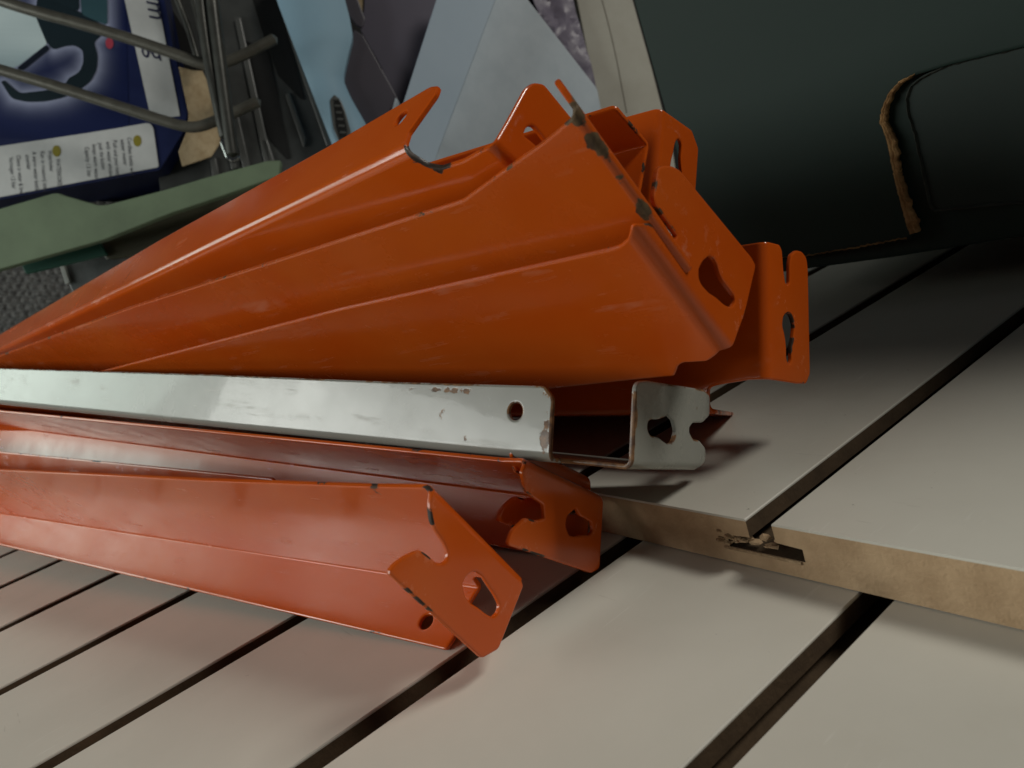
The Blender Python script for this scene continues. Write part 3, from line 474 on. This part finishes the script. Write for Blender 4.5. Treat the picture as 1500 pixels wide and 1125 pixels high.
# ------------------------------------------------------------------ slotted boards
def slot_board(name, x0, x1, y0, y1, z, first, label, chip=None):
    """fibreboard sheet with T-slots along y, a laminate strip between every two slots"""
    T = .018; lam = .0009
    root = empty(name, Matrix.Translation((0, 0, z)))
    tag(root, label, "slatted board", "white slotted boards")
    cs = []; x = first
    while x > x0 + .03: x -= .1
    x += .1 if x < x0 + .03 else 0
    while x < x1 - .03: cs.append(x); x += .1
    top = T - lam; ow = .005; ww = .0145; zl = .0112; zb = .0062
    prof = [(x0, 0), (x1, 0), (x1, top)]
    for c in reversed(cs):
        prof += [(c + ow, top), (c + ow, zl), (c + ww, zl - .0006), (c + ww, zb), (c - ww, zb), (c - ww, zl - .0006), (c - ow, zl), (c - ow, top)]
    prof += [(x0, top)]
    P, F = cdt(prof)
    n = len(P)
    V = [Vector((p.x, y0, p.y)) for p in P] + [Vector((p.x, y1, p.y)) for p in P]
    endf = [list(t) for t in F] + [[i + n for i in reversed(t)] for t in F]
    ec = {(t[i], t[(i + 1) % len(t)]) for t in F for i in range(len(t))}
    side = [[a, a + n, b + n, b][::-1] for a, b in ec if (b, a) not in ec]
    o = mobj("fibreboard_core", V, endf + side, M_MDF, root, smooth=None)
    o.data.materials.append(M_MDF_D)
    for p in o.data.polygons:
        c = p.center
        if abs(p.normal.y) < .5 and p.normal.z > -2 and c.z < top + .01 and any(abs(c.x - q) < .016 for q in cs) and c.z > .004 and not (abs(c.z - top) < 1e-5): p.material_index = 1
    xs = [x0] + [q for c in cs for q in (c - ow, c + ow)] + [x1]
    for i in range(0, len(xs), 2):
        a, b = xs[i], xs[i + 1]
        ny = 60
        V = []; F = []
        r = .0004
        # slightly rounded long edges
        sec = [(a, top + .00002), (a, T - r), (a + r, T), (b - r, T), (b, T - r), (b, top + .00002)]
        for q, yy in enumerate((y0, y0 + .0003, y1)):
            for (px, pz) in sec:
                V.append((px, yy, pz))
        m_ = len(sec)
        for q in range(2):
            for k in range(m_ - 1): F.append((q * m_ + k, q * m_ + k + 1, (q + 1) * m_ + k + 1, (q + 1) * m_ + k))
        F.append(tuple(range(m_))[::-1]); F.append(tuple(range(2 * m_, 3 * m_)))
        mobj("laminate_strip", V, F, M_WHITE, root, smooth=30)
    return root
lower = slot_board("slotted_board", -1.22, .42, -.72, .42, -.018, -.0699, "lower white slotted board with routed grooves, nearest the bottom edge")
upper = slot_board("slotted_board", -1.22, .42, 0.0, .95, .0004, -.1058, "upper white slotted board whose raw brown cut edge crosses the lower board")

# splintered fibre round the slot mouth in the cut edge
def crumbs(name, centre, size, n, m, parent, seed, flat=.6):
    rnd = random.Random(seed); V = []; F = []
    for _ in range(n):
        c = Vector(centre) + Vector((rnd.uniform(-1, 1) * size[0], rnd.uniform(-1, 1) * size[1], rnd.uniform(-1, 1) * size[2]))
        r = rnd.uniform(.0006, .0020)
        k = len(V)
        bm = bmesh.new(); bmesh.ops.create_icosphere(bm, subdivisions=1, radius=r)
        for q in bm.verts:
            q.co = c + Vector((q.co.x * rnd.uniform(.6, 1.9), q.co.y * rnd.uniform(.6, 1.3), q.co.z * flat * rnd.uniform(.6, 1.3)))
        bm.verts.index_update()
        V += [q.co.copy() for q in bm.verts]; F += [[k + w.index for w in q.verts] for q in bm.faces]
        bm.free()
    return mobj(name, V, F, m, parent, smooth=None)
tag(crumbs("torn_fibre", (-.1205, .0005, .0095), (.0045, .0012, .0022), 22, M_FIBRE, upper, 3), kind='stuff')
tag(crumbs("torn_fibre", (-.1085, .0012, .0098), (.0065, .002, .0018), 9, M_MDF, upper, 5), kind='stuff')
# the slot roof has broken away on one side: a raw ragged lip
lipV, lipF = [], []
for i in range(13):
    t = i / 12
    x = -.1225 + t * .030
    z0 = .0062 + noise.noise(Vector((x * 400, 0, 2))) * .0006
    lipV += [(x, -.0004, z0), (x, -.0007 - .0003 * math.sin(i * 1.7), z0 - .0005), (x, -.0002, z0 - .0012)]
for i in range(12):
    for k in range(2): lipF.append((i * 3 + k, i * 3 + k + 1, i * 3 + k + 4, i * 3 + k + 3))
mobj("ragged_lip", lipV, lipF, M_FIBRE, upper, smooth=60)

# ------------------------------------------------------------------ shelf beams
WC = BEAMS['wc'] / 1000
def bend_map(sign, r_h=.003, r_f=.003, ang=math.pi / 2, ang_f=math.pi / 2):
    """flat pattern -> folded beam: tab turned up at x=0, flange folded at y=WC"""
    def fold1(u, r, a_tot=math.pi / 2):
        # returns (along, up, angle) for a 90 degree (or a_tot) bend centred on u = 0
        if u <= -r: return u, 0.0, 0.0
        s = math.tan(a_tot / 2)
        R = r / s if s else r
        if u < r:
            a = (u + r) / (2 * r) * a_tot
            return -r + R * math.sin(a), R * (1 - math.cos(a)), a
        a = a_tot
        x1 = -r + R * math.sin(a); z1 = R * (1 - math.cos(a)); d = u - r
        return x1 + math.cos(a) * d, z1 + math.sin(a) * d, a
    def fm(p):
        X, Y = p[0], p[1]
        if X > -r_h and Y < WC - .004:
            x, z, a = fold1(X, r_h, ang)
            return Vector((x, Y, z * sign)), Vector((-math.sin(a), 0, math.cos(a) * sign))
        y, z, a = fold1(Y - WC, r_f, ang_f)
        return Vector((X, WC + y, z * sign)), Vector((0, -math.sin(a), math.cos(a) * sign))
    return fm
def beam(key, label, m, r_h=.0026, r_f=.0017, ang=math.pi / 2, ang_f=math.pi / 2, shift=None, wear=()):
    d = BEAMS[key]
    M = mx(d['M'])
    if shift: M = Matrix.Translation(shift) @ M
    root = empty("shelf_beam", M)
    tag(root, label, "shelf beam", "steel shelf beams in the heap")
    oc = [(x / 1000, y / 1000) for x, y in d['outer']]
    near = [p for p in oc]
    oc = rounded(oc, .0010, 3)
    hs = [rounded([(x / 1000, y / 1000) for x, y in h], .0012, 2) for h in d['holes']]
    lines = []
    for k in range(0, 9):
        X = -r_h + 2 * r_h * k / 8
        lines.append(((X, -.03), (X, WC - .0045)))
        Y = WC - r_f + 2 * r_f * k / 8
        lines.append(((-.9, Y), (-.001, Y)))
    lines.append(((-r_h - .0012, -.03), (-r_h - .0012, WC - .0045)))
    lines.append(((-.9, WC - r_f - .0012), (-.001, WC - r_f - .0012)))
    for q in range(1, 12): lines.append(((-.07 * q - .05, -.03), (-.07 * q - .05, .12)))
    V, F, R, cen = plate(oc, hs, lines, .0018, bend_map(d['s'], r_h, r_f, ang, ang_f), insets=(.0004, .0022),
                          wear=[tuple(k / 1000 if i < 4 else k for i, k in enumerate(q)) for q in wear])
    if d['s'] < 0: F = [f[::-1] for f in F]
    xs, ys = -r_h - .0012, WC - r_f - .0012
    tab = [c[0] > xs and c[1] < WC - .0045 for c in cen]
    fl = [(not t) and c[1] > ys for t, c in zip(tab, cen)]
    web = [not (a or b) for a, b in zip(tab, fl)]
    for nm, sel in (("web_panel", web), ("flange", fl), ("end_plate", tab)):
        if not any(sel): continue
        v, f, r = pick(V, F, R, sel)
        mobj(nm, v, f, m, root, None, 32, {"rim": r})
    return root
beam('F', "orange steel beam at the front of the heap, lying nearest on the slotted board, keyhole plate tilted", M_ORANGE, wear=[(-40, 1, 6, 2, 1.3), (-26, 0, 5, 3, 1.4), (-3, 2, 4, 5, 1.2), (-45, 61, 9, 1.6, 1.1), (-70, 75, 7, 4, .5)])
beam('S', "orange steel beam just behind the front one, plate almost upright under the grey beam", M_ORANGE)
beam('S', "orange steel beam nested behind the one under the grey beam, only a plate edge showing", M_ORANGE, shift=(-.012, .006, .0035))
beam('H', "orange steel beam lying low between the front beam and the one under the grey beam", M_ORANGE, ang_f=math.radians(52))
beam('G', "pale grey steel beam with rusty edges, the only grey one in the heap", M_GREY, r_f=.003, wear=[(-78, 83, 24, 2.0, 1.25), (-74, 76, 4, 5, .95), (-62, 66, 16, 3, .85), (-28, 70, 3, 12, 1.1), (-29, 82, 5, 4, 1.2), (22, 8, 3, 7, 1.0), (-10, 52, 18, 2, 1.1), (8, 53, 14, 2, 1.2), (-100, 77, 3, 3, .7)])
beam('M', "large orange steel beam in the middle of the heap, brownish keyhole plate facing front", M_ORANGE_B, r_h=.0042, wear=[(5, -1, 4, 3, 1.3), (11, 8, 3, 5, 1.0), (-120, -1, 14, 2, 1.2)])
beam('U', "orange steel beam with rust-worn end edge, between the middle beam and the topmost beam", M_ORANGE_R, ang=math.radians(128.16095405980326), wear=[(-1, -8, 5, 6, 2.6), (-1, 2, 4, 7, 2.1), (-1, 14, 3.5, 7, 1.7), (-1, 28, 4, 7, 2.2), (-1, 40, 4, 6, 1.9), (-30, -1, 9, 2, 1.0)])
beam('R', "orange steel beam farthest right in the heap, upright plate with open slot and keyhole", M_ORANGE)
beam('T', "topmost orange steel beam, its pointed plate standing up against the pale sheet", M_ORANGE, r_f=.003, wear=[(-27, 58, 4, 6, 1.6), (-22, 51, 6, 3, 1.5), (-3, 50, 4, 3, 1.3), (2, 48, 4, 3, 1.0)])
beam('K', "orange steel beam at the back of the heap, upright keyhole plate against the green box", M_ORANGE)
beam('J', "orange steel beam at the back with a hollow dark red end in front of the cream board", M_ORANGE)

# ------------------------------------------------------------------ things behind
def sh(key, name, t, m, label=None, cat=None, sub=None, parent=None, z=0.0, group=None, r=.002):
    g = BG[key]
    o = slab(name, g[sub or 'p'], t, m, mx(g['M']) if parent is None else None, parent, z=z, r=r)
    if label: tag(o, label, cat, group)
    return o
def text(key, body, m, parent, inv, size=None, shear=0.0, z=.0012, width=None):
    g = BG[key]
    cu = bpy.data.curves.new("lettering", 'FONT'); cu.body = body; cu.size = (size or g['h'] * 1.35); cu.shear = shear
    cu.resolution_u = 2
    tmp = bpy.data.objects.new("lettering", cu); COL.objects.link(tmp)
    dg = bpy.context.evaluated_depsgraph_get()
    me = bpy.data.meshes.new_from_object(tmp.evaluated_get(dg))
    bpy.data.objects.remove(tmp)
    w = max((v.co.x for v in me.vertices), default=1)
    if width:
        for v in me.vertices: v.co.x *= width / w
    for v in me.vertices: v.co.z = z
    me.materials.clear(); me.materials.append(m)
    o = bpy.data.objects.new("lettering", me); COL.objects.link(o)
    o.parent = parent
    o.matrix_local = inv @ mx(g['M'])
    return o

# --- blue carton with a kettle picture
g = BG['carton']; Mc = mx(g['M']); inv = Mc.inverted()
carton = empty("kettle_carton", Mc)
tag(carton, "blue cardboard carton with a kettle picture and white text strips behind the wire rack", "box")
slab("carton_body", g['p'], .16, M_NAVY, None, carton, r=.002)
hp = g['handle']; bp_ = g['body']; shapes = [g['handle'], g['body'], g['cyl'], g['top']]
def segd(p, a, b):
    a, b, p = Vector(a), Vector(b), Vector(p); d = b - a
    t = max(0, min(1, (p - a).dot(d) / max(d.length_squared, 1e-12))); return (a + d * t - p).length
def dist(p, poly): return 0.0 if inside(p, poly) else min(segd(p, poly[i - 1], poly[i]) for i in range(len(poly)))
xs = [p[0] for p in g['halo']]; ys = [p[1] for p in g['halo']]
nx_, ny_ = 90, 90
V = []; C = []; F = []
for j in range(ny_ + 1):
    for i in range(nx_ + 1):
        x = min(xs) + (max(xs) - min(xs)) * i / nx_; y = min(ys) + (max(ys) - min(ys)) * j / ny_
        d = min(dist((x, y), s) for s in shapes)
        k = math.exp(-(d / .0095) ** 1.15) * .85
        nav = Vector((.007, .013, .062)); lil = Vector((.34, .38, .54))
        edge = min(1, (x - min(xs)) / .02, (max(xs) - x) / .012, (y - min(ys)) / .03)
        c = nav.lerp(lil, k * max(0, min(1, edge)))
        V.append((x, y, .0006)); C.append(tuple(c))
for j in range(ny_):
    for i in range(nx_):
        a = j * (nx_ + 1) + i; F.append((a, a + 1, a + nx_ + 2, a + nx_ + 1))
clip = g['p']
F = [q for q in F if all(inside(V[i][:2], clip) for i in q)]
mobj("kettle_picture", V, F, M_PRINT, carton, None, None, {"print": C})
def printed(name, poly, z, colf):
    P, Fq = cdt(rounded(poly, .006, 4), (), [((min(p[0] for p in poly), y), (max(p[0] for p in poly), y)) for y in
            [min(q[1] for q in poly) + (max(q[1] for q in poly) - min(q[1] for q in poly)) * k / 12 for k in range(1, 12)]])
    mobj(name, [(p.x, p.y, z) for p in P], Fq, M_PRINT, carton, None, None, {"print": [tuple(colf(p)) for p in P]})
by = [p[1] for p in g['body']]
def steel(p):
    t = (p.y - min(by)) / (max(by) - min(by))
    w = .5 + .5 * math.sin(t * 9 + p.x * 25)
    return Vector((.30, .40, .44)).lerp(Vector((.62, .74, .76)), max(0, min(1, .35 * w + .65 * t)))
printed("kettle_body", g['body'], .0012, steel)
printed("kettle_handle", g['handle'], .0016, lambda p: (.010, .020, .027))
printed("kettle_top", g['top'], .0014, lambda p: (.012, .024, .032))
printed("kettle_spout", g['cyl'], .0017, lambda p: (.035, .085, .105))
printed("kettle_seam", g['hubl'], .0019, lambda p: (.006, .010, .02))
c0 = Vector(g['red'][0])
printed("kettle_lamp", [(c0.x + .0055 * math.cos(a), c0.y + .008 * math.sin(a)) for a in [k * math.pi / 5 for k in range(10)]], .0018, lambda p: (.36, .05, .08))
slab("white_strip", g['strip'], .0007, M_LABEL, None, carton, z=.0012)
slab("white_label", g['label'], .0012, M_LABEL, None, carton, z=.0022, r=.003)
for q in g['oval']:
    slab("olive_dot", [(q[0] + .0055 * math.cos(a), q[1] + .008 * math.sin(a)) for a in [k * math.pi / 8 for k in range(16)]], .0004, M_OVAL, None, carton, z=.0028)
text('script_um', "num", M_INKBLUE, carton, inv, shear=.35, z=.0018)
text('script_ig', "ig", M_INKBLUE, carton, inv, shear=.35, z=.0018)
LINES = ["Cordless kettle with", "water meter", "Push and pour kettle", "with water window", "push the button", "keeps warm water", "Capacity 1.5 liter",
         "WATERKOKER", "Waterkoker", "Kan in roestvrij staal", "A warm water kettle", "uitneembaar", "Cleans in water & lime", "Vermogen 1.5 liter"]
for i, tx in enumerate(LINES):
    text('t%d' % i, tx, M_INK, carton, inv, z=.0027, width=BG['t%d' % i]['len'])

tag(slab("torn_flap", BG['torn_flap']['p'], .003, M_BEIGE, mx(BG['torn_flap']['M'])), "torn beige cardboard flap between the blue carton and the wire rack", "cardboard")

# --- wire rack
rack = empty("wire_rack", Matrix.Translation(BG['rod1']['p'][4]))
tag(rack, "grey coated wire rack with bent rods in front of the blue carton", "wire rack")
ri = rack.matrix_world.inverted()
for i in range(6):
    gg = BG['rod%d' % i]
    tube("rod", [ri @ Vector(p) for p in gg['p']], gg['r'], M_WIRE if i < 2 else M_WIRE_D, rack)
tag(sh('clip', "wire_clip", .012, M_CHROME, r=.004), "small shiny metal clip at the foot of the wire rack", "clip")

# --- dark ribbed plastic panel
g = BG['panel']
pan = empty("ribbed_sheet", mx(g['M'])); tag(pan, "dark grey ribbed plastic panel with black slots behind the wire rack", "plastic panel")
slab("panel_sheet", g['p'], .012, M_DPLASTIC, None, pan, r=.003)
for k in ('slot', 'slot2', 'slot3'): slab("black_slot", g[k], .001, M_BLACK, None, pan, z=.002, r=.002)
for k in range(7): slab("rib", g['rib%d' % k], .006, M_RIB, None, pan, z=.006, r=.001)

sh('green_board', "green_board", .016, M_SAGE, "sage green board with a stepped upper edge under the blue carton", "board", r=.0015)
sh('olive_board', "olive_board", .012, M_OLIVE, "dark olive board beneath the sage green board", "board")
sh('teal_strip', "teal_strip", .008, M_TEAL, "short teal plastic strip below the sage green board", "plastic strip")
g = BG['clear_tray']
tr = empty("plastic_tray", mx(g['M'])); tag(tr, "smoky clear plastic tray with pale edges over the grey woven mat", "plastic tray")
slab("tray_sheet", g['p'], .004, M_CLEAR, None, tr)
for k in ('r0', 'r1'): slab("tray_edge", g[k], .006, M_CLEARRIB, None, tr, z=.006)

# --- woven mat: rows of knobbly yarn
g = BG['woven_mat']; Mm = mx(g['M'])
xs = [p[0] for p in g['p']]; ys = [p[1] for p in g['p']]
V = []; F = []; nX, nY = 420, 260
for j in range(nY + 1):
    for i in range(nX + 1):
        x = min(xs) + (max(xs) - min(xs)) * i / nX; y = min(ys) + (max(ys) - min(ys)) * j / nY
        yy = y + .004 * noise.noise(Vector((x * 18, y * 18, 0)))
        row = math.floor(yy / .011); ph = .5 * (row % 2)
        h = abs(math.sin(math.pi * yy / .011)) ** .6 * (.45 + .55 * abs(math.sin(math.pi * (x / .013 + ph + .35 * noise.noise(Vector((x * 60, row * 3.1, 1)))))) ** .7)
        V.append((x, y, .007 * h + .004 * noise.noise(Vector((x * 25, y * 25, 3)))))
for j in range(nY):
    for i in range(nX):
        a = j * (nX + 1) + i; F.append((a, a + 1, a + nX + 2, a + nX + 1))
tag(mobj("woven_mat", V, F, M_WOOL, None, Mm, 180), "coarse dark grey woven mat behind the far ends of the beams", "mat")

# --- pale blue plastic container: bulged front
g = BG['blue_jug']
jug = empty("plastic_container", mx(g['M'])); tag(jug, "pale blue waisted plastic container with a small slotted vent", "container")
op = rounded(g['p'], .01, 4)
ys_ = [p[1] for p in op]; y0, y1 = min(ys_), max(ys_)
def span(y):
    q = []
    for i in range(len(op)):
        a, b = op[i - 1], op[i]
        if (a[1] > y) != (b[1] > y): q.append(a[0] + (b[0] - a[0]) * (y - a[1]) / (b[1] - a[1]))
    return (min(q), max(q)) if len(q) > 1 else None
V = []; F = []; rows = []
nr, nc = 70, 28
for j in range(nr + 1):
    y = y0 + (y1 - y0) * (.002 + .996 * j / nr)
    s_ = span(y)
    for i in range(nc + 1):
        t = i / nc
        x = s_[0] + (s_[1] - s_[0]) * t
        V.append((x, y, -.002 + .012 * (1 - abs(2 * t - .8) ** 2.2 / 1.45)))
for j in range(nr):
    for i in range(nc):
        a = j * (nc + 1) + i; F.append((a, a + 1, a + nc + 2, a + nc + 1))
b0 = len(V)
for j in (0, nr):
    pass
V2 = [(v[0], v[1], -.09) for v in V]; V += V2
F += [[q + b0 for q in reversed(f_)] for f_ in F[:nr * nc]]
for j in range(nr):
    for c_ in (0, nc):
        a = j * (nc + 1) + c_; b2 = a + nc + 1
        F.append((a, b2, b2 + b0, a + b0) if c_ == 0 else (b2, a, a + b0, b2 + b0))
for i in range(nc):
    a = i; F.append((a + 1, a, a + b0, a + 1 + b0)); a = nr * (nc + 1) + i; F.append((a, a + 1, a + 1 + b0, a + b0))
mobj("container_body", V, F, M_BLUE, jug, None, 50)
slab("vent_slot", g['slot'], .003, M_RIB, None, jug, z=.0125, r=.002)
sc_ = [(sum(p[0] for p in g['slot']) / 8 + (p[0] - sum(q[0] for q in g['slot']) / 8) * .62, sum(p[1] for p in g['slot']) / 8 + (p[1] - sum(q[1] for q in g['slot']) / 8) * .86) for p in g['slot']]
slab("vent_opening", sc_, .002, M_BLACK, None, jug, z=.0140, r=.002)
for k in range(7):
    t = -.4 + .8 * k / 6
    cx = sum(p[0] for p in g['slot']) / 8; cy = sum(p[1] for p in g['slot']) / 8; hh = (max(p[1] for p in g['slot']) - min(p[1] for p in g['slot']))
    slab("vent_bar", [(cx - .004 - t * .013, cy + t * hh - .0012), (cx + .004 - t * .013, cy + t * hh - .0012), (cx + .004 - t * .013, cy + t * hh + .0012), (cx - .004 - t * .013, cy + t * hh + .0012)], .001, M_RIB, None, jug, z=.0152)

sh('navy_strip', "card_strip", .004, M_PLUM2, "narrow dark navy card strip beside the pale blue container", "card")
sh('beige_bit', "beige_card", .004, M_BEIGE, "beige card corner peeping out above the plum card", "card")
sh('plum_card', "plum_card", .003, M_PLUM, "wide plum grey card with a straight right edge", "card")
sh('plum_flap', "plum_flap", .003, M_PLUM2, "darker plum card flap folded in front of the wide plum card", "card")
sh('white_shim', "metal_strip", .003, M_PALE, "thin bright sliver of sheet showing through the notch of the topmost beam", "metal strip")
sh('blue_strip', "blue_grey_sheet", .003, M_BLUEGREY, "blue grey flat strip leaning across the plum card and the pale sheet", "sheet", r=.004)
sh('dark_sheet', "dark_sheet", .003, M_PLUM2, "small dark sheet behind the top of the pale silvery sheet", "sheet")
# pale sheet with a slight bow
g = BG['pale_sheet']
V, F, R, cn = plate(rounded(g['p'], .004, 2), (), [((-.3, y), (.3, y)) for y in [k * .02 - .3 for k in range(30)]] + [((x, -.3), (x, .3)) for x in [k * .02 - .3 for k in range(30)]], .003)
V = [v + Vector((0, 0, .035 * (v.x * 3 + .35 * v.y) ** 2)) for v in V]
tag(mobj("pale_sheet", V, F, M_PALE, None, mx(g['M']), 40, {"rim": R}), "large pale silvery sheet behind the plate of the topmost beam", "sheet")
# crumpled film
g = BG['film']
P, F = cdt(g['p'], (), [((-.3, y), (.3, y)) for y in [k * .006 - .3 for k in range(100)]] + [((x, -.3), (x, .3)) for x in [k * .006 - .3 for k in range(100)]])
V = [(p.x, p.y, .010 * noise.noise(Vector((p.x * 45, p.y * 30, 1))) + .005 * abs(noise.noise(Vector((p.x * 110, p.y * 80, 4))))) for p in P]
tag(mobj("plastic_film", V, F, M_FILM, None, mx(g['M']), 25), "crumpled mauve plastic film beside the cream board", "plastic film")
g = BG['cream_plank']
cp = empty("cream_board", mx(g['M'])); tag(cp, "cream painted board standing left of the green box", "board")
slab("board_face", g['p'], .02, M_CREAM, None, cp, r=.003)
sm = [Vector((*p, 0)) for p in g['seam']]
tube("seam", [v + Vector((0, 0, .0002)) for v in sm], .0009, mat("seam_grime", (.22, .205, .17), .8), cp, seg=8)

# --- dark green card box, torn hand hole
gb = BG['box_front']; Mb = mx(gb['M'])
gbox = empty("card_box", Mb); tag(gbox, "dark green cardboard box with a torn brown hand hole on the right", "box")
bi = Mb.inverted()
slab("front_panel", gb['p'], .003, M_GREENBOX, None, gbox, r=.0006)
slab("flap", BG['box_flap']['p'], .0022, M_GREENFLAP, bi @ mx(BG['box_flap']['M']), gbox, r=.002)
slab("inner_flap", BG['box_inner']['p'], .003, M_GREENBOX, bi @ mx(BG['box_inner']['M']), gbox, r=.001)
def frayed(name, pts, w, seed, parent, m, n=90, zz=-.0015):
    P = [Vector((*p, 0)) for p in pts]; L = [0]
    for a, b in zip(P, P[1:]): L.append(L[-1] + (b - a).length)
    V = []; F = []
    for i in range(n + 1):
        s = L[-1] * i / n; k = max(j for j in range(len(L)) if L[j] <= s + 1e-9); k = min(k, len(P) - 2)
        t = (s - L[k]) / max(L[k + 1] - L[k], 1e-9); p = P[k].lerp(P[k + 1], t); d = (P[k + 1] - P[k]).normalized(); q = Vector((-d.y, d.x, 0))
        u = i / n
        ww = w(u) * (1 + .4 * noise.noise(Vector((u * 24, seed, 0))) + .18 * noise.noise(Vector((u * 130, seed, 5))))
        j2 = .0006 * noise.noise(Vector((u * 70, seed, 9)))
        for m_, (a, z) in enumerate(((-.12, .0004), (.15, .0006), (.4, .0001), (.55, .0005), (.85, -.0001), (1.0, -.0012), (.8, -.004))):
            V.append(p + q * (ww * a + j2) + Vector((0, 0, zz + z + .0012 + .0003 * noise.noise(Vector((u * 60, m_ * 2.3, seed))))))
    for i in range(n):
        for k in range(6): a = i * 7 + k; F.append((a, a + 7, a + 8, a + 1))
    return mobj(name, V, F, m, parent, None, 30)
frayed("torn_edge", gb['torn'], lambda u: .0006 + .0030 * min(1, u * 2.2) ** .8 + .0014 * max(0, u - .7) / .3, 2.2, gbox, M_CARDEDGE)
frayed("torn_edge", gb['bot'], lambda u: .0003 + .0007 * u, 5.5, gbox, M_CARDEDGE, zz=-.0012)
frayed("flap_highlight", [BG['box_flap']['p'][i] for i in (2, 1, 0, 13, 12, 11, 10, 9, 8, 7, 6, 5)], lambda u: .0009, 7.7, gbox, mat("flap_highlight_pale", (.055, .062, .052), .9), zz=-.0035)  # pale strip along the flap outline, an edge highlight put into colour
bpy.data.objects["flap_highlight"].matrix_local = bi @ mx(BG['box_flap']['M']) @ Matrix.Translation((0, 0, .0032))
# body of the box behind its front panel, its unseen run to the right sized to shade the board
Mi = mx(BG['box_inner']['M'])
low = [bi @ (Mi @ Vector((*p, 0))) for p in BG['box_inner']['p']]
P0 = gb['p']
along = (Mi @ Vector((*BG['box_inner']['p'][3], 0)) - Mi @ Vector((*BG['box_inner']['p'][0], 0))); along.z = 0; along.normalize()
b0 = Mi @ Vector((*BG['box_inner']['p'][3], 0))
far_low = bi @ (b0 + along * .8); far_top = bi @ (b0 + along * .8 + Vector((0, 0, .285)))
outline = [tuple(P0[0]), tuple(P0[1]), tuple(P0[3]), (low[0].x, low[0].y), (low[3].x, low[3].y), (far_low.x, far_low.y), (far_top.x, far_top.y)]
slab("box_body", outline, .34, M_GREENBOX, None, gbox, z=-.0125, r=.002)
